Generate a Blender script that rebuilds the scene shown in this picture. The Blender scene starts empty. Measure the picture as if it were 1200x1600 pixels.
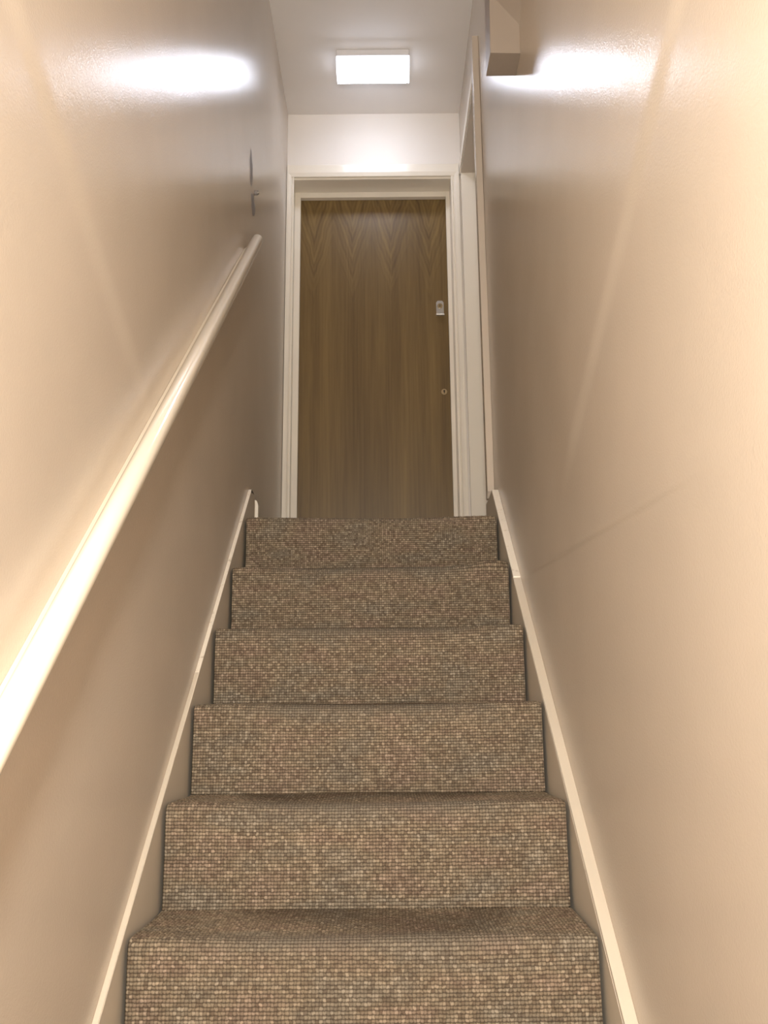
import bpy, bmesh, math, random
import numpy as np
from mathutils import Vector, Matrix

# ------------------------------------------------------------------ camera, light, exposure
scn = bpy.context.scene
COL = scn.collection
FPX, PITCH, YAW, ROLL = 1389.16, 0.21767, -0.00096, -0.00891
EYE = 1.6416                                   # height of the camera over the lower floor
LAND = EYE + 0.6309                            # landing level
RISE, GOING, YL = 0.2066, 0.2421, 2.930        # stair rise, going, y of the landing nosing
fw = Vector((math.sin(YAW)*math.cos(PITCH), math.cos(YAW)*math.cos(PITCH), math.sin(PITCH)))
r0 = Vector((math.cos(YAW), -math.sin(YAW), 0)); u0 = r0.cross(fw)
rt = math.cos(ROLL)*r0 + math.sin(ROLL)*u0
up = -math.sin(ROLL)*r0 + math.cos(ROLL)*u0
cam_data = bpy.data.cameras.new('camera')
cam = bpy.data.objects.new('camera', cam_data); COL.objects.link(cam)
M = Matrix(((rt.x, up.x, -fw.x), (rt.y, up.y, -fw.y), (rt.z, up.z, -fw.z))).to_4x4()
M.translation = Vector((0.0462, 0, EYE))
cam.matrix_world = M
cam_data.sensor_fit = 'VERTICAL'; cam_data.sensor_height = 36.0; cam_data.sensor_width = 27.0
cam_data.lens = FPX/1600*36.0
cam_data.clip_start = 0.02
scn.camera = cam

scn.view_settings.view_transform = 'Standard'
scn.view_settings.look = 'None'
scn.view_settings.gamma = 1
scn.view_settings.use_curve_mapping = False
scn.view_settings.exposure = 0.12
world = bpy.data.worlds.new('world'); scn.world = world; world.use_nodes = True
world.node_tree.nodes['Background'].inputs[0].default_value = (1.0, 0.85, 0.7, 1)
world.node_tree.nodes['Background'].inputs[1].default_value = 0.0
scn.cycles.max_bounces = 16; scn.cycles.diffuse_bounces = 12; scn.cycles.glossy_bounces = 6

WARM_POWER, WARM_COL, WARM_POS = 225.0, (1.0, 0.948, 0.865), (-0.03, -0.55, EYE + 0.52)
COOL_STRENGTH, COOL_COL = 18.5, (0.81, 0.855, 1.0)
wl = bpy.data.lights.new('hall_lamp_light', 'POINT'); wl.energy = WARM_POWER
wl.color = WARM_COL; wl.shadow_soft_size = 0.09
wlo = bpy.data.objects.new('hall_lamp_light', wl); COL.objects.link(wlo); wlo.location = WARM_POS

# ------------------------------------------------------------------ materials
def new_mat(name):
    m = bpy.data.materials.new(name); m.use_nodes = True
    nt = m.node_tree; b = nt.nodes['Principled BSDF']
    return m, nt, b
def N(nt, t, **kw):
    n = nt.nodes.new(t)
    for k, v in kw.items():
        if k in n.inputs: n.inputs[k].default_value = v
        else: setattr(n, k, v)
    return n
def paint(name, col, rough, bump_scale=220, bump=0.05, spec=0.5, var=0.03, big=0.0):
    m, nt, b = new_mat(name)
    tc = N(nt, 'ShaderNodeTexCoord')
    n1 = N(nt, 'ShaderNodeTexNoise', Scale=3.0, Detail=4.0)
    nt.links.new(tc.outputs['Object'], n1.inputs['Vector'])
    cr = N(nt, 'ShaderNodeValToRGB')
    cr.color_ramp.elements[0].position = .3; cr.color_ramp.elements[1].position = .7
    cr.color_ramp.elements[0].color = tuple(c*(1-var) for c in col)+(1,)
    cr.color_ramp.elements[1].color = tuple(min(1, c*(1+var)) for c in col)+(1,)
    nt.links.new(n1.outputs['Fac'], cr.inputs['Fac'])
    nt.links.new(cr.outputs['Color'], b.inputs['Base Color'])
    n2 = N(nt, 'ShaderNodeTexNoise', Scale=float(bump_scale), Detail=3.0)
    nt.links.new(tc.outputs['Object'], n2.inputs['Vector'])
    bp = N(nt, 'ShaderNodeBump', Strength=bump, Distance=.002)
    nt.links.new(n2.outputs['Fac'], bp.inputs['Height'])
    last = bp
    if big:
        n3 = N(nt, 'ShaderNodeTexNoise', Scale=7.0, Detail=2.0)
        nt.links.new(tc.outputs['Object'], n3.inputs['Vector'])
        b2 = N(nt, 'ShaderNodeBump', Strength=big, Distance=.01)
        nt.links.new(n3.outputs['Fac'], b2.inputs['Height'])
        nt.links.new(bp.outputs['Normal'], b2.inputs['Normal']); last = b2
    nt.links.new(last.outputs['Normal'], b.inputs['Normal'])
    b.inputs['Roughness'].default_value = rough
    b.inputs['Specular IOR Level'].default_value = spec
    return m
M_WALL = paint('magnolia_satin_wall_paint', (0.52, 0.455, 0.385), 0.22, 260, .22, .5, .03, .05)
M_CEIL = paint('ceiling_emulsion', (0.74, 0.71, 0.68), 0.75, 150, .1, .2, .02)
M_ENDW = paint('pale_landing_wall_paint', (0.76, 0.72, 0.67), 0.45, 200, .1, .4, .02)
M_WHITE = paint('white_gloss_woodwork', (0.80, 0.75, 0.66), 0.22, 60, .08, .5, .03)
M_RAIL = paint('cream_gloss_handrail_paint', (0.84, 0.78, 0.66), 0.13, 30, .05, .5, .03)
M_STRING = paint('beige_string_paint', (0.58, 0.52, 0.43), 0.35, 80, .1, .5, .04)
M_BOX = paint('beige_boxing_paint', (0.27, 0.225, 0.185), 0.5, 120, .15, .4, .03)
M_TIMBER = paint('plain_softwood', (0.12, 0.08, 0.05), 0.7)
M_SHADE = paint('lamp_base_plastic', (0.75, 0.75, 0.78), 0.4)

def edge_paint(name='worn_white_string_edge', lo=.30, hi=.42, sc=26.0, rough=.35, chip=(.42, .34, .24, 1), base=(.82, .76, .66, 1), bmp=.4):
    # white string edge with chips and rubbed patches
    m, nt, b = new_mat(name)
    tc = N(nt, 'ShaderNodeTexCoord')
    n = N(nt, 'ShaderNodeTexNoise', Scale=sc, Detail=8.0, Roughness=.7)
    nt.links.new(tc.outputs['Object'], n.inputs['Vector'])
    cr = N(nt, 'ShaderNodeValToRGB')
    e = cr.color_ramp.elements
    e[0].position = lo; e[0].color = chip
    e[1].position = hi; e[1].color = base
    nt.links.new(n.outputs['Fac'], cr.inputs['Fac'])
    nt.links.new(cr.outputs['Color'], b.inputs['Base Color'])
    bp = N(nt, 'ShaderNodeBump', Strength=bmp, Distance=.003)
    nt.links.new(n.outputs['Fac'], bp.inputs['Height'])
    nt.links.new(bp.outputs['Normal'], b.inputs['Normal'])
    b.inputs['Roughness'].default_value = rough
    return m
M_EDGE = edge_paint()
M_RAIL = edge_paint('scuffed_cream_gloss_paint', .24, .34, 9.0, .13, (.55, .48, .38, 1), (.84, .78, .67, 1), .03)

def carpet_mat():
    m, nt, b = new_mat('woven_loop_carpet')
    uv = N(nt, 'ShaderNodeUVMap', uv_map='weave')
    fl = N(nt, 'ShaderNodeVectorMath', operation='FLOOR')
    wn = N(nt, 'ShaderNodeTexWhiteNoise', noise_dimensions='2D')
    nt.links.new(fl.outputs['Vector'], wn.inputs['Vector'])
    # fleck of every loop
    cr = N(nt, 'ShaderNodeValToRGB'); cr.color_ramp.interpolation = 'LINEAR'
    e = cr.color_ramp.elements
    e[0].position = 0; e[0].color = CARPET[0]
    e[1].position = 1; e[1].color = CARPET[4]
    for p, c in ((.18, CARPET[1]), (.5, CARPET[2]), (.8, CARPET[3])):
        k = e.new(p); k.color = c
    nt.links.new(wn.outputs['Value'], cr.inputs['Fac'])
    # broad tints in rows
    mp = N(nt, 'ShaderNodeMapping'); mp.inputs['Scale'].default_value = (.045, .13, 1)
    nt.links.new(uv.outputs['UV'], mp.inputs['Vector'])
    n1 = N(nt, 'ShaderNodeTexNoise', Scale=1.0, Detail=3.0, noise_dimensions='2D')
    nt.links.new(mp.outputs['Vector'], n1.inputs['Vector'])
    c2 = N(nt, 'ShaderNodeValToRGB')
    f = c2.color_ramp.elements
    f[0].position = .33; f[0].color = (.97, 1.0, .98, 1)
    f[1].position = .66; f[1].color = (1.06, .975, .93, 1)
    k = f.new(.5); k.color = (1.03, 1.0, .91, 1)
    nt.links.new(n1.outputs['Fac'], c2.inputs['Fac'])
    mx = N(nt, 'ShaderNodeMix', data_type='RGBA', blend_type='MULTIPLY')
    mx.inputs[0].default_value = 1
    nt.links.new(cr.outputs['Color'], mx.inputs[6]); nt.links.new(c2.outputs['Color'], mx.inputs[7])
    # foot wear greys the pile in the middle of each nosing
    at = N(nt, 'ShaderNodeAttribute', attribute_name='wear')
    m2 = N(nt, 'ShaderNodeMix', data_type='RGBA', blend_type='MIX')
    m2.inputs[7].default_value = CARPET[5]
    nt.links.new(at.outputs['Fac'], m2.inputs[0]); nt.links.new(mx.outputs[2], m2.inputs[6])
    # dark backing yarn between the loops, with the shade of the gaps painted in
    wb = N(nt, 'ShaderNodeTexNoise', Scale=.9, Detail=2.0, noise_dimensions='2D'); nt.links.new(uv.outputs['UV'], wb.inputs['Vector'])
    wm = N(nt, 'ShaderNodeVectorMath', operation='MULTIPLY_ADD'); wm.inputs[1].default_value = (.9, .5, 0); nt.links.new(wb.outputs['Color'], wm.inputs[0]); nt.links.new(uv.outputs['UV'], wm.inputs[2])
    sb = N(nt, 'ShaderNodeVectorMath', operation='SUBTRACT'); sb.inputs[1].default_value = (.45, .25, 0); nt.links.new(wm.outputs[0], sb.inputs[0])
    nt.links.new(sb.outputs[0], fl.inputs[0])
    fr = N(nt, 'ShaderNodeVectorMath', operation='FRACTION'); nt.links.new(sb.outputs[0], fr.inputs[0])
    sp_ = N(nt, 'ShaderNodeSeparateXYZ'); nt.links.new(fr.outputs['Vector'], sp_.inputs[0])
    ds = []
    for ax in ('X', 'Y'):
        a_ = N(nt, 'ShaderNodeMath', operation='SUBTRACT'); a_.inputs[1].default_value = .5; nt.links.new(sp_.outputs[ax], a_.inputs[0])
        p_ = N(nt, 'ShaderNodeMath', operation='ABSOLUTE'); nt.links.new(a_.outputs[0], p_.inputs[0])
        p2 = N(nt, 'ShaderNodeMath', operation='POWER'); p2.inputs[1].default_value = (3.2 if ax == 'X' else 2.5); nt.links.new(p_.outputs[0], p2.inputs[0]); ds.append(p2)
    sm = N(nt, 'ShaderNodeMath', operation='ADD'); nt.links.new(ds[0].outputs[0], sm.inputs[0]); nt.links.new(ds[1].outputs[0], sm.inputs[1])
    mr = N(nt, 'ShaderNodeMapRange'); mr.inputs[1].default_value = .012; mr.inputs[2].default_value = .15; mr.inputs[4].default_value = .80
    nt.links.new(sm.outputs[0], mr.inputs[0])
    m3 = N(nt, 'ShaderNodeMix', data_type='RGBA', blend_type='MIX'); m3.inputs[7].default_value = (.045, .032, .022, 1)
    nt.links.new(mr.outputs[0], m3.inputs[0]); nt.links.new(m2.outputs[2], m3.inputs[6])
    nt.links.new(m3.outputs[2], b.inputs['Base Color'])
    nz = N(nt, 'ShaderNodeTexNoise', Scale=6.0, Detail=2.0, noise_dimensions='2D')
    nt.links.new(uv.outputs['UV'], nz.inputs['Vector'])
    bp = N(nt, 'ShaderNodeBump', Strength=.5, Distance=.0015)
    nt.links.new(nz.outputs['Fac'], bp.inputs['Height'])
    nt.links.new(bp.outputs['Normal'], b.inputs['Normal'])
    b.inputs['Roughness'].default_value = .95
    b.inputs['Specular IOR Level'].default_value = .1
    return m
CARPET = [(.145, .113, .086, 1), (.19, .154, .118, 1), (.23, .19, .146, 1), (.275, .228, .176, 1), (.365, .307, .242, 1), (.16, .141, .114, 1)]
M_CARPET = carpet_mat()

def door_mat():
    m, nt, b = new_mat('oak_veneer_crown_cut')
    tc = N(nt, 'ShaderNodeTexCoord')
    sx = N(nt, 'ShaderNodeSeparateXYZ'); nt.links.new(tc.outputs['Object'], sx.inputs[0])
    def mth(op, a, bv=None, clamp=False):
        n = N(nt, 'ShaderNodeMath', operation=op); n.use_clamp = clamp
        for i, v in enumerate((a, bv)):
            if v is None: continue
            if isinstance(v, (int, float)): n.inputs[i].default_value = v
            else: nt.links.new(v, n.inputs[i])
        return n.outputs[0]
    # book-matched leaves .2 m wide, crown figure of nested Vs pointing down near the top
    ph = mth('DIVIDE', mth('ADD', sx.outputs['X'], .31+2.0), .2)
    tri = mth('MULTIPLY', mth('PINGPONG', ph, .5), .2)      # metres from the nearest V axis, 0 .. .1
    wob = N(nt, 'ShaderNodeTexNoise', Scale=1.0, Detail=3.0)
    mpw = N(nt, 'ShaderNodeMapping'); mpw.inputs['Scale'].default_value = (14, 1, 5)
    nt.links.new(tc.outputs['Object'], mpw.inputs['Vector']); nt.links.new(mpw.outputs['Vector'], wob.inputs['Vector'])
    v = mth('SUBTRACT', sx.outputs['Z'], mth('MULTIPLY', tri, 3.6))
    v = mth('ADD', v, mth('MULTIPLY', wob.outputs['Fac'], .16))
    wv = mth('ADD', mth('SINE', mth('MULTIPLY', v, 95.0)), mth('SINE', mth('MULTIPLY', v, 37.0)))
    hi = N(nt, 'ShaderNodeMapRange'); nt.links.new(v, hi.inputs[0]); hi.interpolation_type = 'SMOOTHSTEP'
    hi.inputs[1].default_value = 1.36; hi.inputs[2].default_value = 1.80
    cath = mth('MULTIPLY', wv, mth('MULTIPLY', hi.outputs[0], .075))
    cath = mth('ADD', cath, mth('MULTIPLY', hi.outputs[0], .05))
    mp = N(nt, 'ShaderNodeMapping'); mp.inputs['Scale'].default_value = (90, 90, 2.2)
    nt.links.new(tc.outputs['Object'], mp.inputs['Vector'])
    fine = N(nt, 'ShaderNodeTexNoise', Scale=1.0, Detail=5.0, Roughness=.65)
    nt.links.new(mp.outputs['Vector'], fine.inputs['Vector'])
    mp2 = N(nt, 'ShaderNodeMapping'); mp2.inputs['Scale'].default_value = (11, 11, .6)
    nt.links.new(tc.outputs['Object'], mp2.inputs['Vector'])
    br = N(nt, 'ShaderNodeTexNoise', Scale=1.0, Detail=3.0)
    nt.links.new(mp2.outputs['Vector'], br.inputs['Vector'])
    s = mth('ADD', mth('MULTIPLY', fine.outputs['Fac'], .5), mth('MULTIPLY', br.outputs['Fac'], .6))
    s = mth('ADD', s, cath)
    cr = N(nt, 'ShaderNodeValToRGB'); e = cr.color_ramp.elements
    e[0].position = .36; e[0].color = (.095, .055, .016, 1)
    e[1].position = .78; e[1].color = (.215, .14, .047, 1)
    nt.links.new(s, cr.inputs['Fac']); nt.links.new(cr.outputs['Color'], b.inputs['Base Color'])
    b.inputs['Roughness'].default_value = .42
    bp = N(nt, 'ShaderNodeBump', Strength=.15, Distance=.001)
    nt.links.new(fine.outputs['Fac'], bp.inputs['Height']); nt.links.new(bp.outputs['Normal'], b.inputs['Normal'])
    return m
M_DOOR = door_mat()
def simple(name, col, rough, metal=0.0, emis=None, strength=0):
    m, nt, b = new_mat(name)
    n = N(nt, 'ShaderNodeTexNoise', Scale=40.0)
    cr = N(nt, 'ShaderNodeValToRGB')
    cr.color_ramp.elements[0].color = tuple(c*.92 for c in col)+(1,)
    cr.color_ramp.elements[1].color = tuple(min(1, c*1.06) for c in col)+(1,)
    nt.links.new(n.outputs['Fac'], cr.inputs['Fac']); nt.links.new(cr.outputs['Color'], b.inputs['Base Color'])
    b.inputs['Roughness'].default_value = rough; b.inputs['Metallic'].default_value = metal
    if emis:
        b.inputs['Emission Color'].default_value = tuple(emis)+(1,); b.inputs['Emission Strength'].default_value = strength
    return m
M_CHROME = simple('brushed_chrome', (.62, .62, .62), .3, 1.0)
M_BRASS = simple('aged_brass', (.42, .33, .2), .35, 1.0)
M_DARK = simple('dark_hole', (.01, .01, .01), .8)
M_LENS = simple('lit_opal_diffuser', (.9, .9, .9), .3, 0, COOL_COL, COOL_STRENGTH)
M_CAP = simple('opal_end_cap', (.9, .9, .9), .4, 0, COOL_COL, 2.2)
M_FILL = simple('grey_filler_smear', (.24, .22, .21), .5)
M_PLAIN = paint('hall_floor_vinyl', (.5, .42, .33), .5)

# ------------------------------------------------------------------ helpers
def obj(name, bm, mat, parent=None, smooth=False, bevel=0.0, loc=None):
    me = bpy.data.meshes.new(name); bm.to_mesh(me); bm.free()
    me.materials.append(mat)
    if smooth:
        for p in me.polygons: p.use_smooth = True
    o = bpy.data.objects.new(name, me); COL.objects.link(o)
    if parent: o.parent = parent
    if loc: o.location = loc
    if bevel:
        b = o.modifiers.new('bevel', 'BEVEL'); b.width = bevel; b.segments = 3; b.limit_method = 'ANGLE'
        b.harden_normals = False
    return o
def bx(bm, x0, x1, y0, y1, z0, z1):
    vs = [bm.verts.new((x, y, z)) for z in (z0, z1) for (x, y) in ((x0, y0), (x1, y0), (x1, y1), (x0, y1))]
    for f in ((3, 2, 1, 0), (4, 5, 6, 7), (0, 1, 5, 4), (1, 2, 6, 5), (2, 3, 7, 6), (3, 0, 4, 7)):
        bm.faces.new([vs[i] for i in f])
    return bm
def box(name, mat, dims, parent=None, bevel=0.0, **k):
    return obj(name, bx(bmesh.new(), *dims), mat, parent, bevel=bevel, **k)
def prism(bm, prof, a0, a1, axis='x'):
    """extrude a closed profile; axis x: prof = (y, z); axis y: prof = (x, z); axis z: prof=(x, y)"""
    def P(p, a):
        return {'x': (a, p[0], p[1]), 'y': (p[0], a, p[1]), 'z': (p[0], p[1], a)}[axis]
    A = [bm.verts.new(P(p, a0)) for p in prof]; B = [bm.verts.new(P(p, a1)) for p in prof]
    n = len(prof)
    for i in range(n):
        bm.faces.new((A[i], A[(i+1) % n], B[(i+1) % n], B[i]))
    bm.faces.new(A[::-1]); bm.faces.new(B)
    bmesh.ops.recalc_face_normals(bm, faces=bm.faces)
    return bm
def cyl(bm, p0, p1, r, n=32, cap=True):
    p0 = Vector(p0); p1 = Vector(p1); d = (p1-p0).normalized()
    a = d.orthogonal().normalized(); b = d.cross(a)
    R = [[bm.verts.new(p + (a*math.cos(t)+b*math.sin(t))*rr) for t in [2*math.pi*i/n for i in range(n)]]
         for p, rr in ((p0, r), (p1, r))]
    for i in range(n):
        bm.faces.new((R[0][i], R[0][(i+1) % n], R[1][(i+1) % n], R[1][i]))
    if cap: bm.faces.new(R[0][::-1]); bm.faces.new(R[1])
    bmesh.ops.recalc_face_normals(bm, faces=bm.faces)
    return bm
def thing(name, label, cat, loc=(0, 0, 0), group=None):
    o = bpy.data.objects.new(name, None); COL.objects.link(o); o.location = loc; o.empty_display_size = .1
    o['label'] = label; o['category'] = cat
    if group: o['group'] = group
    return o
def tag(o, label, cat, group=None):
    o['label'] = label; o['category'] = cat
    if group: o['group'] = group
    return o
def struct(o, label=None, cat=None):
    o['kind'] = 'structure'
    if label: o['label'] = label
    if cat: o['category'] = cat
    return o
def sline(y):                                   # height of the nosing line
    return LAND - (YL-y)*RISE/GOING

XL, XR = -0.440, 0.452                          # faces of the side walls
ZC = EYE + 3.033
YE = 4.085                                      # face of the end wall
YB = -2.0                                       # behind the camera
NS = 11

# ------------------------------------------------------------------ setting
# left wall as a fine sheet with depth, gently uneven plaster
def wall_sheet(name, X, side, ys, zs, streaks_creases, hole=None):
    """slab whose room face carries soft raised joints (steps made up to catch light as streaks, and one plaster crease)"""
    Y, Z = np.meshgrid(ys, zs, indexing='ij')
    D = np.zeros_like(Y)
    for (ay, az, by, bz, w, h, reach) in streaks_creases:
        az += EYE; bz += EYE
        vy, vz = by-ay, bz-az; L = math.hypot(vy, vz)
        t = ((Y-ay)*vy+(Z-az)*vz)/L/L
        dist = ((Z-az)*vy-(Y-ay)*vz)/L
        f = np.clip(np.minimum(t+.02, 1.02-t)*5, 0, 1); f = f*f*(3-2*f)
        e = np.clip(dist/w*.5+.5, 0, 1); e = e*e*(3-2*e)
        D += h*f*e*np.exp(-np.maximum(dist-w, 0)/reach)
    D += .0006*np.sin(Y*5.1+1)*np.sin(Z*3.7)
    edge = (Y <= ys[0]+1e-6) | (Y >= ys[-1]-1e-6)
    D[edge] = 0
    ny, nz = len(ys), len(zs)
    front = np.stack([X-side*D, Y, Z], -1).reshape(-1, 3)
    me = bpy.data.meshes.new(name)
    cy = (ys[:-1]+ys[1:])/2; cz = (zs[:-1]+zs[1:])/2
    keep = np.ones((ny-1, nz-1), bool)
    if hole:
        keep &= ~((cy[:, None] > hole[0]) & (cy[:, None] < hole[1]) & (cz[None] > hole[2]) & (cz[None] < hole[3]))
    idx = np.arange(ny*nz).reshape(ny, nz)
    q = np.stack([idx[:-1, :-1], idx[1:, :-1], idx[1:, 1:], idx[:-1, 1:]], -1)[keep]
    if side > 0: q = q[:, ::-1]
    verts = front.tolist(); faces = q.tolist(); nf = len(faces)
    # back plate and edges as plain boxes' worth of quads
    def quad(ps):
        n = len(verts); verts.extend(ps); faces.append([n, n+1, n+2, n+3])
    B = X+side*.12; y0, y1, z0, z1 = ys[0], ys[-1], zs[0], zs[-1]
    F_ = X+side*.0008
    rects = [(y0, y1, z0, z1)] if not hole else [(y0, hole[0], z0, z1), (hole[1], y1, z0, z1), (hole[0], hole[1], z0, hole[2]), (hole[0], hole[1], hole[3], z1)]
    for (a0, a1, c0, c1) in rects:
        quad([(B, a0, c0), (B, a1, c0), (B, a1, c1), (B, a0, c1)])
        quad([(F_, a0, c0), (B, a0, c0), (B, a0, c1), (F_, a0, c1)]); quad([(F_, a1, c0), (B, a1, c0), (B, a1, c1), (F_, a1, c1)])
        quad([(F_, a0, c0), (B, a0, c0), (B, a1, c0), (F_, a1, c0)]); quad([(F_, a0, c1), (B, a0, c1), (B, a1, c1), (F_, a1, c1)])
    me.from_pydata(verts, [], faces); me.materials.append(M_WALL)
    sm = np.zeros(len(me.polygons), bool); sm[:nf] = True
    me.polygons.foreach_set('use_smooth', sm); me.update()
    o = bpy.data.objects.new(name, me); COL.objects.link(o)
    return o
HY0, HY1, HZ = 3.235, 4.055, EYE+2.672          # opening on the landing, right
def spans(marks, steps):
    out = [marks[0]]
    for a_, b_, st_ in zip(marks[:-1], marks[1:], steps):
        n = max(1, int(math.ceil((b_-a_)/st_))); out += [a_+(b_-a_)*i/n for i in range(1, n+1)]
    return np.array(out)
ysL = spans([YB, .6, 3.3, YE], [.2, .012, .03])
zsL = spans([0, 1.2, EYE+1.9, ZC], [.1, .012, .03])
struct(wall_sheet('wall_left', XL, -1, ysL, zsL, [(.78, 1.00, 1.80, .58, .032, .0042, .5)]),  # made-up raised step, shaped so the lamp draws a bright diagonal streak
       'magnolia satin painted wall on the left carrying the handrail', 'wall')
ysR = spans([YB, .6, 2.8, HY0, HY1, YE], [.2, .010, .03, .1, .03])
zsR = spans([0, 1.2, EYE+.25, EYE+.42, EYE+1.9, HZ, ZC], [.1, .012, .004, .012, .03, .1])
zsR = np.unique(np.round(np.append(zsR, LAND), 6))
struct(wall_sheet('wall_right', XR, 1, ysR, zsR,
       [(.80, 1.04, 2.0, .47, .032, .0042, .5), (1.0, .284, 2.80, .382, .006, .0017, .25)], hole=(HY0, HY1, LAND, HZ)),  # first step made up to give a light streak, second a plaster crease
       'magnolia satin painted wall on the right beside the stairs', 'wall')
# end wall with the door opening
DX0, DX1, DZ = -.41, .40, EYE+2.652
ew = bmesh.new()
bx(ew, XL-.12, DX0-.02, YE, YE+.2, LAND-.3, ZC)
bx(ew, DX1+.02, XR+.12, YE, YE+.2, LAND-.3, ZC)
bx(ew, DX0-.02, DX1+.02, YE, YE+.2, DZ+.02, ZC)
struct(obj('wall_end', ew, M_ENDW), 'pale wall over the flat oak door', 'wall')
bw = bmesh.new(); bx(bw, XL-.12, XR+.12, YB-.12, YB, 0, ZC)
struct(obj('wall_back', bw, M_WALL), 'wall of the lower hall', 'wall')
struct(box('ceiling', M_CEIL, (XL-.12, XR+.12, YB-.12, YE+.2, ZC, ZC+.1)), 'pale flat ceiling over the landing', 'ceiling')
struct(box('floor', M_PLAIN, (XL-.12, XR+.12, YB-.12, YE+.2, -.1, 0)), 'lower hall floor', 'floor')
struct(box('floor_landing', M_CARPET, (XL, XR, YL+.06, YE+.2, LAND-.22, LAND-.002)), 'carpeted landing floor', 'floor')

# closed room side behind the opening on the right: lining and a plain white door
d2 = bpy.data.objects.new('door_2', None); COL.objects.link(d2); struct(d2, 'white lined doorway in the right wall on the landing', 'doorway')
d2.location = (XR, (HY0+HY1)/2, LAND)
def local(o, root):
    o.matrix_parent_inverse = Matrix.Translation(-Vector(root.location)); return o
def pbox(name, mat, dims, root, bevel=0.0):
    o = box(name, mat, dims, root, bevel); return local(o, root)
pbox('jamb', M_WHITE, (XR-.004, XR+.14, HY1-.022, HY1, LAND, HZ), d2, .001)
pbox('jamb', M_WHITE, (XR-.004, XR+.14, HY0, HY0+.022, LAND, HZ), d2, .001)
pbox('door_head', M_WALL, (XR-.004, XR+.14, HY0+.022, HY1-.022, HZ-.022, HZ), d2, .001)
pbox('door_leaf', M_WHITE, (XR+.10, XR+.14, HY0+.022, HY1-.022, LAND+.004, HZ-.022), d2, .001)
# architrave legs and head, standing proud of the wall
a = bmesh.new()
zb = LAND+.150
prism(a, [(HY0-.045, LAND+.150), (HY0-.022, LAND+.127), (HY0+.006, LAND+.127), (HY0+.006, EYE+2.735), (HY0-.045, EYE+2.735)], XR-.026, XR, 'x')
local(obj('architrave_leg', a, M_WALL, d2, bevel=.002), d2)
pbox('architrave_head', M_WHITE, (XR-.010, XR, HY0+.006, YE-.016, HZ-.008, HZ+.045), d2, .002)

# main door
d1 = bpy.data.objects.new('door_1', None); COL.objects.link(d1); d1.location = (0, YE+.12, LAND)
struct(d1, 'flat brown oak veneer door in a white frame at the top of the stairs', 'door')
lin = [(DX0-.02, DX0, YE, YE+.2, LAND, DZ+.02), (DX1, DX1+.02, YE, YE+.2, LAND, DZ+.02), (DX0, DX1, YE, YE+.2, DZ, DZ+.02)]
for nm, d in zip(('door_lining', 'door_lining', 'door_lining_head'), lin): pbox(nm, M_WHITE, d, d1, .0008)
YS = 4.20; SX0, SX1, SZ = -.380, .380, EYE+2.622
for nm, d in zip(('door_stop', 'door_stop', 'door_stop_head'),
        ((DX0, SX0, YS, YS+.028, LAND, DZ), (SX1, DX1, YS, YS+.028, LAND, DZ), (SX0, SX1, YS, YS+.028, SZ, DZ))):
    pbox(nm, M_WHITE, d, d1, .0012)
leaf = bmesh.new(); bx(leaf, DX0+.003, DX1-.003, 0, .044, .006, DZ-LAND-.003)
lf = obj('door_leaf', leaf, M_DOOR, d1, bevel=.001)
lf.location = (0, YS+.030-d1.location.y, 0)
# architraves with a stepped moulding
def arch_prof(x_in, x_out):
    s = 1 if x_out > x_in else -1; w = abs(x_out-x_in); y = YE
    return [(x_in, y), (x_in, y-.009), (x_in+s*w*.22, y-.010), (x_in+s*w*.30, y-.0065), (x_in+s*w*.45, y-.014),
            (x_in+s*w*.72, y-.017), (x_out, y-.018), (x_out, y)]
a = bmesh.new(); prism(a, arch_prof(DX0+.007, XL+.002), LAND, EYE+2.728, 'z'); local(obj('architrave_leg', a, M_WHITE, d1), d1)
a = bmesh.new(); prism(a, arch_prof(DX1-.001, XR-.012), LAND, EYE+2.728, 'z'); local(obj('architrave_leg', a, M_WHITE, d1), d1)
a = bmesh.new()
zi, zo = EYE+2.662, EYE+2.727
prism(a, [(YE, zi), (YE-.012, zi), (YE-.014, zi+.006), (YE-.018, zi+.02), (YE-.018, zo-.002), (YE-.016, zo), (YE, zo)], XL+.002, XR-.012, 'x')
local(obj('architrave_head', a, M_WHITE, d1), d1)
# rim lock cylinder pull and keyhole escutcheon
yl_ = YS+.030
a = bmesh.new()
x0, x1, z0, z1 = .319, .358, EYE+1.963, EYE+2.043
prism(a, [(x0, z0), (x1, z0), (x1, z1-.01), (x1-.008, z1), (x0+.008, z1), (x0, z1-.01)], yl_-.006, yl_, 'y')
pl = local(obj('lock_plate', a, M_CHROME, d1, bevel=.001), d1); pl['label'] = 'chrome lock plate with a turned-out lip'
a = bmesh.new(); prism(a, [(yl_, z0-.002), (yl_-.020, z0-.004), (yl_-.022, z0+.000), (yl_-.006, z0+.006), (yl_, z0+.006)], x0-.002, x1+.002, 'x')
o = obj('pull_lip', a, M_CHROME, pl, bevel=.0008)
a = bmesh.new(); cyl(a, (.3385, yl_-.011, EYE+2.013), (.3385, yl_-.004, EYE+2.013), .013)
o = obj('lock_cylinder', a, M_BRASS, pl, True); o.data.set_sharp_from_angle(angle=.6)
a = bmesh.new(); bx(a, .3372, .3398, yl_-.0115, yl_-.0105, EYE+2.006, EYE+2.020)
o = obj('key_slot', a, M_DARK, pl)
ex, ez = .350, EYE+1.551
a = bmesh.new(); cyl(a, (ex, yl_-.003, ez), (ex, yl_, ez), .0150)
es = local(obj('escutcheon', a, M_BRASS, d1, bevel=.001), d1); es['label'] = 'small round brass keyhole cover'
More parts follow.
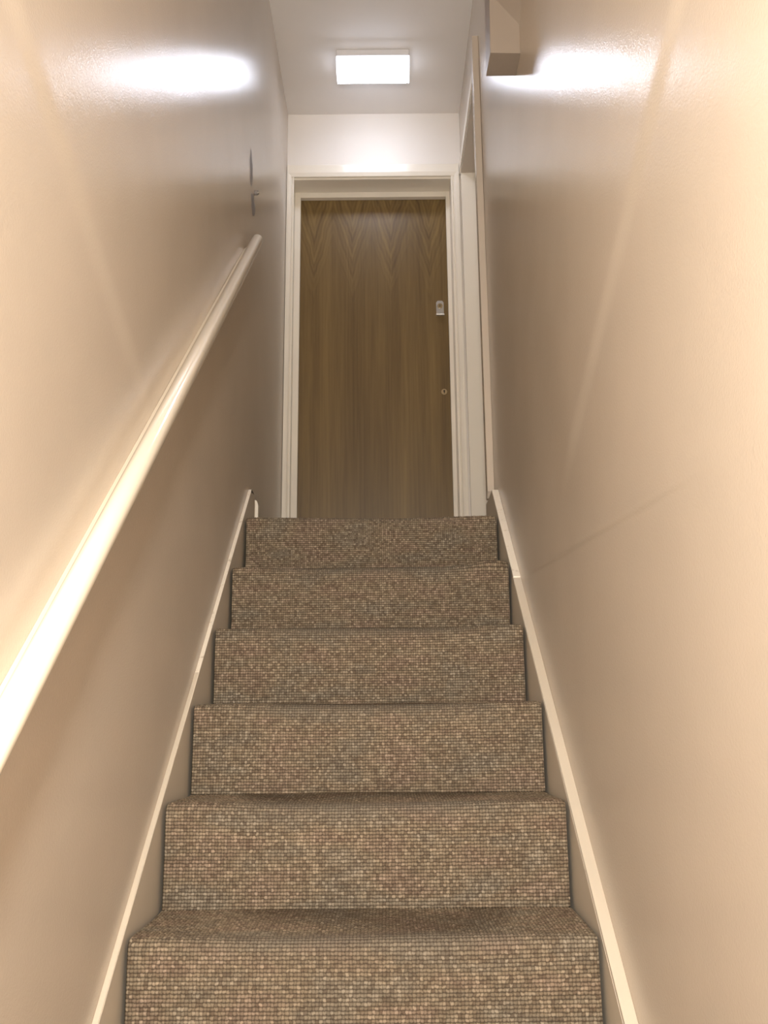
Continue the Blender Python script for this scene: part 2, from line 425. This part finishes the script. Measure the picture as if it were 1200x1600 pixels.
a = bmesh.new(); cyl(a, (ex, yl_-.0036, ez+.0035), (ex, yl_-.002, ez+.0035), .0045, 16); bx(a, ex-.0022, ex+.0022, yl_-.0036, yl_-.002, ez-.009, ez+.002)
o = obj('keyhole', a, M_DARK, es)

# landing skirting on the left wall
sp = bmesh.new()
prism(sp, [(XL, LAND), (XL+.016, LAND), (XL+.016, LAND+.112), (XL+.010, LAND+.128), (XL, LAND+.132)], 3.215, 3.240, 'y')
struct(obj('baseboard_left', sp, M_EDGE), 'narrow white skirting stub standing just past the top of the left string', 'skirting board')

# ------------------------------------------------------------------ staircase
st = thing('staircase', 'straight enclosed flight of stairs rising to the landing under fitted carpet', 'staircase', (0, YL-(NS-1)*GOING, 0))
W2 = .421
for k in range(1, NS):
    y = YL-k*GOING; z = LAND-k*RISE
    local(box('tread', M_TIMBER, (-.418, .418, y+.034, y+GOING+.025, z-.033, z-.012), st), st)
for k in range(0, NS):
    y = YL-k*GOING; z = LAND-k*RISE
    local(box('riser', M_TIMBER, (-.418, .418, y+.022, y+.034, z-RISE+.0005, z-.034), st), st)
def string(xa, xb, mat_face, ymax, off):
    """plate from xa (towards the wall) to xb, top following the nosing line"""
    y0 = YL-(NS-1)*GOING-.12
    top0 = max(.12, sline(y0)+off)
    prof = [(y0, 0), (y0, top0), (3.085, sline(3.085)+off), (ymax, sline(3.085)+off+.0), (ymax, LAND-.24), (y0+.45, 0)]
    return prism(bmesh.new(), prof, xa, xb, 'x')
for side, xw, xi, ymax, off in ((-1, XL, -.4295, 3.165, .004), (1, XR, .4295, HY0+.045, -.012)):
    o = local(obj('string_board', string(xw, xi, M_STRING, ymax, off), M_STRING, st, bevel=.001), st)
    # painted white top edge lying on the string
    y0 = YL-(NS-1)*GOING-.12
    sg = bmesh.new(); t = .0035
    if side < 0:
        prof = [(y0, sline(y0)+off), (y0, sline(y0)+off+t), (3.07, sline(3.07)+off+t), (3.085, sline(3.085)+off+t*.6), (3.165, sline(3.085)+off+t*.5), (3.165, sline(3.085)+off), (3.085, sline(3.085)+off)]
        prism(sg, prof, xw, xi+.0005, 'x')
    else:
        yj = 2.645
        prof = [(y0, sline(y0)+off), (y0, sline(y0)+off+t), (yj, sline(yj)+off+t), (yj, sline(yj)+off)]
        prism(sg, prof, xw, xi-.0005, 'x')
        prof = [(yj, sline(yj)+off), (yj, sline(yj)+off+t*2.6), (3.085, sline(3.085)+off+t*2.6), (3.185, sline(3.085)+off+t), (3.185, sline(3.085)+off), (3.085, sline(3.085)+off)]
        prism(sg, prof, xw, xi-.0005, 'x')
    e = obj('painted_edge', sg, M_EDGE, o, bevel=.0012)
    e['label'] = 'chipped white painted top edge of the string'

# ------------------------------------------------------------------ carpet
PX, PV = .0066, .0070
carpet = thing('stair_carpet', 'brown and beige flecked loop carpet fitted over the steps', 'carpet', (0, YL-(NS-1)*GOING, 0))
carpet_v0 = 0.0
def smooth(a, b, x):
    t = np.clip((x-a)/(b-a), 0, 1); return t*t*(3-2*t)
def profile(r, y, z, depth):
    """points (y,z) with outward normals, from the foot of the riser over the nosing to the back of the tread"""
    pts = []
    zb = z-RISE
    L1 = RISE-r; L2 = r*math.pi/2; L3 = depth-r
    return L1, L2, L3
def carpet_step(k, depth, name, seed, fine=True, lift=None):
    rng = np.random.default_rng(seed)
    y0 = YL-k*GOING; z0 = LAND-k*RISE
    sub = 3 if fine else 1
    ncx = int(round(2*W2/PX)); nx = ncx*sub+1
    Ltot = RISE+depth-.006
    ncv = int(round(Ltot/PV)); nv = ncv*sub+1
    xs = np.linspace(-W2, W2, nx); sv = np.linspace(0, 1, nv)
    X, S = np.meshgrid(xs, sv)                       # nv x nx
    mid = smooth(1.0, .35, np.abs(X)/W2*1.0)
    bend = .5+.5*np.sin(X*7+seed*2.1)
    r = .014+(.013 if k else .005)*mid*(0.75+.5*bend)
    L1 = RISE-r; L2 = r*np.pi/2; L3 = depth-r; L = L1+L2+L3
    s = S*L
    Y = np.where(s < L1, y0, 0); Z = np.where(s < L1, z0-RISE+s, 0)
    NY = np.where(s < L1, -1.0, 0); NZ = np.zeros_like(s)
    a = np.clip((s-L1)/r, 0, np.pi/2); c = (s >= L1) & (s <= L1+L2)
    Y = np.where(c, y0+r-r*np.cos(a), Y); Z = np.where(c, z0-r+r*np.sin(a), Z)
    NY = np.where(c, -np.cos(a), NY); NZ = np.where(c, np.sin(a), NZ)
    c = s > L1+L2
    Y = np.where(c, y0+r+(s-L1-L2), Y); Z = np.where(c, z0, Z); NY = np.where(c, 0, NY); NZ = np.where(c, 1.0, NZ)
    Y = Y-.012*smooth(.0, .85, S*L/RISE)*smooth(0, .2, S)*0   # riser kept plumb
    # trodden hollow in the middle of the nosing, loose swell lower on the riser
    near = np.exp(-((s-L1-L2*.5)/.05)**2)
    Z = Z-.001*mid*near
    soft = .0022*np.sin(X*9+seed)*np.sin(s*19+seed*.7)
    d = soft
    if lift:
        for (cx, w, h, sc, sw) in lift:
            d = d+h*np.exp(-((X-cx)/w)**2)*np.exp(-((s-sc)/sw)**2)
    wear = (1.0 if k else .4)*mid*np.exp(-((s-(L1+L2*.75))/.030)**2)*.75
    u = (X+W2)/PX; v = s/PV
    if fine:
        fu = np.abs(np.sin(np.pi*(u+.0*np.floor(v)))); fv = np.abs(np.sin(np.pi*v))
        amp = .0026*(1-.45*wear)
        cellr = rng.random((ncv+2, ncx+2))
        ci = np.minimum((S*(ncv)-1e-6).astype(int), ncv); cj = np.minimum((u-1e-6).astype(int), ncx)
        d = d+amp*(np.sqrt(fu*fv))*(.75+.5*cellr[ci, cj])
        v = S*ncv
    edge = smooth(W2, W2-.006, np.abs(X))
    d = d-.002*(1-edge)
    Y = Y+NY*d; Z = Z+NZ*d
    co = np.stack([X, Y-carpet.location.y, Z], -1).reshape(-1, 3).astype(np.float32)
    idx = np.arange(nv*nx).reshape(nv, nx)
    q = np.stack([idx[:-1, :-1], idx[:-1, 1:], idx[1:, 1:], idx[1:, :-1]], -1).reshape(-1, 4)
    me = bpy.data.meshes.new(name)
    me.vertices.add(len(co)); me.vertices.foreach_set('co', co.ravel())
    me.loops.add(q.size); me.loops.foreach_set('vertex_index', q.ravel().astype(np.int32))
    me.polygons.add(len(q)); me.polygons.foreach_set('loop_start', np.arange(0, q.size, 4, dtype=np.int32))
    me.polygons.foreach_set('use_smooth', np.ones(len(q), dtype=bool))
    uvl = me.uv_layers.new(name='weave')
    uvv = np.stack([u+seed*200+.0001, (v if fine else s/PV)+seed*131], -1).reshape(-1, 2)
    uvl.data.foreach_set('uv', uvv[q.ravel()].astype(np.float32).ravel())
    at = me.attributes.new('wear', 'FLOAT', 'POINT'); at.data.foreach_set('value', wear.ravel().astype(np.float32))
    me.materials.append(M_CARPET)
    me.update(); me.validate()
    o = bpy.data.objects.new(name, me); COL.objects.link(o); o.parent = carpet
    if fine:
        sl = o.modifiers.new('thickness', 'SOLIDIFY'); sl.thickness = .006; sl.offset = -1
    return o
for k in range(NS):
    dep = GOING-.002 if k else .30
    lift = None
    if k == 1: lift = [(.37, .075, .017, .215, .05)]
    if k == 2: lift = [(.38, .10, .004, .21, .04), (-.38, .06, -.002, .2, .03)]
    if k == 0: lift = [(-.40, .05, .003, .2, .03)]
    o = carpet_step(k, dep, 'step_covering', k+1, fine=(k < 8), lift=lift)

# ------------------------------------------------------------------ handrail
hr = thing('handrail', 'long cream gloss round handrail on the left wall, rising to the landing', 'handrail', (XL, 2.0, EYE+.8))
RX, RR = XL+.038, .0205
ry0, rz0 = .72, -.345+.03; ry1, rz1 = 2.905, 1.648
RAIL = ((.45, None), (2.905, None))
slope = .907
def railz(y): return EYE+1.648+(y-2.905)*slope
bm = bmesh.new()
dv = Vector((0, 1, slope)).normalized(); pv = Vector((0, -dv.z, dv.y))
ring = 40
P = [Vector((RX, y, railz(y))) for y in (.35, 2.905-.004, 2.905)]
rad = [RR, RR, RR-.003]
rows = []
for p, r in zip(P, rad):
    rows.append([bm.verts.new(p+(Vector((1, 0, 0))*math.cos(t)+pv*math.sin(t))*r) for t in [2*math.pi*i/ring for i in range(ring)]])
for a_, b_ in zip(rows, rows[1:]):
    for i in range(ring): bm.faces.new((a_[i], a_[(i+1) % ring], b_[(i+1) % ring], b_[i]))
bm.faces.new(rows[0][::-1]); bm.faces.new(rows[-1])
bmesh.ops.recalc_face_normals(bm, faces=bm.faces)
o = local(obj('rail', bm, M_RAIL, hr, True), hr); o.data.set_sharp_from_angle(angle=.7)
bm = bmesh.new()
prof = [(XL, -.036), (XL+.010, -.036), (RX-.014, -.020), (RX-.010, .002), (XL+.016, .000), (XL+.005, -.007), (XL, -.010)]
rows = []
for y in (.35, 2.835):
    c = Vector((0, y, railz(y)))
    rows.append([bm.verts.new(Vector((x, 0, 0))+c+pv*h) for x, h in prof])
n = len(prof)
for i in range(n): bm.faces.new((rows[0][i], rows[0][(i+1) % n], rows[1][(i+1) % n], rows[1][i]))
bm.faces.new(rows[0][::-1]); bm.faces.new(rows[1]); bmesh.ops.recalc_face_normals(bm, faces=bm.faces)
local(obj('wall_batten', bm, M_RAIL, hr, bevel=.001), hr)

# ------------------------------------------------------------------ ceiling light
cl = thing('ceiling_light', 'lit white rectangular bulkhead light on the landing ceiling', 'ceiling light', (.009, 3.70, ZC))
lx0, lx1, ly0, ly1 = -.163, .181, 3.625, 3.765
def L(dims): return (dims[0], dims[1], dims[2], dims[3], ZC+dims[4], ZC+dims[5])
pbox('base_tray', M_SHADE, L((lx0+.001, lx1-.001, ly0-.007, ly1+.007, -.034, 0)), cl, .003)
bm = bmesh.new()
zt, zm, zb_ = ZC-.034, ZC-.060, ZC-.088
sec = [(ly0-.006, zm), (ly0+.018, zb_+.006), (ly0+.040, zb_), (ly1-.040, zb_), (ly1-.016, zb_+.006), (ly1+.006, zm)]
prism(bm, sec, lx0+.004, lx1-.004, 'x')
lens = local(obj('diffuser', bm, M_LENS, cl, bevel=.006), cl); lens['label'] = 'glowing opal diffuser'

bm = bmesh.new(); bx(bm, lx0+.004, lx1-.004, ly0-.0075, ly1+.0075, zm+.0005, zt-.0005)
local(obj('diffuser_rim', bm, M_CAP, cl, bevel=.002), cl)
for xa, xb in ((lx0-.001, lx0+.0045), (lx1-.0045, lx1+.001)):
    bm = bmesh.new(); prism(bm, [(ly0-.006, zt)]+[(y+(-.001 if y < 3.69 else .001), z-.001) for y, z in sec]+[(ly1+.006, zt)], xa, xb, 'x')
    local(obj('end_cap', bm, M_CAP, cl, bevel=.002), cl)

# lower hall lamp behind the camera
hl = thing('wall_lamp', 'warm globe lamp in the lower hall', 'lamp', (WARM_POS[0], YB, WARM_POS[2]))
pbox('back_plate', M_SHADE, (WARM_POS[0]-.06, WARM_POS[0]+.06, YB, YB+.02, WARM_POS[2]-.06, WARM_POS[2]+.06), hl, .004)
wlo.parent = hl; wlo.matrix_parent_inverse = Matrix.Translation(-Vector(hl.location))

# ------------------------------------------------------------------ boxing high on the right wall
X1 = XR-.088; Yf, Yr = 2.231, 2.325; zb0 = EYE+1.853
bm = bmesh.new()
def V(x, y, z): return bm.verts.new((x, y, z))
zk = EYE+1.945
v = dict(
 a=V(X1, Yf, zb0+.002), b=V(XR, Yf, zb0), c=V(XR, Yr, zb0-.002), d=V(X1-.002, Yr, zb0-.002),
 e=V(X1+.004, Yf, zk+.115), f=V(XR, Yf-.003, zk), e2=V(X1+.002, Yr, zk+.115), f2=V(XR, Yr, zk),
 g=V(XR, Yf-.32, zk+.27), h=V(X1+.008, Yf-.20, zk+.285), g2=V(XR, Yr, zk+.55), h2=V(X1+.004, Yr, zk+.55),
 i=V(XR, Yf-.32, ZC), j=V(X1+.008, Yf-.20, ZC), i2=V(XR, Yr, ZC), j2=V(X1+.004, Yr, ZC))
F = bm.faces.new
def fc(*ks): F([v[k] for k in ks])
fc('a', 'b', 'f', 'e'); fc('b', 'a', 'd', 'c'); fc('e', 'f', 'g', 'h'); fc('h', 'g', 'i', 'j')
fc('a', 'e', 'e2', 'd'); fc('e', 'h', 'h2', 'e2'); fc('h', 'j', 'j2', 'h2')
fc('d', 'e2', 'f2', 'c'); fc('e2', 'h2', 'g2', 'f2'); fc('h2', 'j2', 'i2', 'g2')
fc('b', 'c', 'f2', 'f'); fc('f', 'f2', 'g2', 'g'); fc('g', 'g2', 'i2', 'i'); fc('i', 'i2', 'j2', 'j')
bmesh.ops.recalc_face_normals(bm, faces=bm.faces)
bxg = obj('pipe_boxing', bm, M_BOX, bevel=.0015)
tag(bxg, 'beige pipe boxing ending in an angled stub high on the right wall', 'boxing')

# ------------------------------------------------------------------ scarred fixing on the left wall
sc = thing('wall_fixing', 'leftover screw fixing with grey filler smears above the handrail end', 'wall fixing', (XL, 3.03, EYE+1.93))
rnd = random.Random(4)
def smear(cy, cz, ly, lz, name, mat, h):
    bm = bmesh.new(); n = 22
    ring0 = []; ring1 = []
    for i in range(n):
        t = 2*math.pi*i/n; k = 1+.28*rnd.uniform(-1, 1)
        ring0.append(bm.verts.new((XL, cy+math.cos(t)*ly*k, cz+math.sin(t)*lz*k)))
        ring1.append(bm.verts.new((XL+h*.8, cy+math.cos(t)*ly*k*.7, cz+math.sin(t)*lz*k*.8)))
    c = bm.verts.new((XL+h, cy, cz))
    for i in range(n):
        j = (i+1) % n
        bm.faces.new((ring0[i], ring0[j], ring1[j], ring1[i])); bm.faces.new((ring1[i], ring1[j], c))
    bmesh.ops.recalc_face_normals(bm, faces=bm.faces)
    return local(obj(name, bm, mat, sc, True), sc)
smear(2.96, EYE+1.972, .045, .060, 'filler_smear', M_FILL, .0012)
smear(3.02, EYE+1.862, .050, .040, 'filler_smear', M_FILL, .0014)
bm = bmesh.new(); cyl(bm, (XL, 3.05, EYE+1.928), (XL+.012, 3.05, EYE+1.928), .010, 20)
local(obj('wall_plug', bm, M_FILL, sc, bevel=.001), sc)
bm = bmesh.new(); cyl(bm, (XL+.012, 3.05, EYE+1.928), (XL+.018, 3.05, EYE+1.926), .0065, 16)
local(obj('screw_head', bm, M_CHROME, sc, bevel=.001), sc)
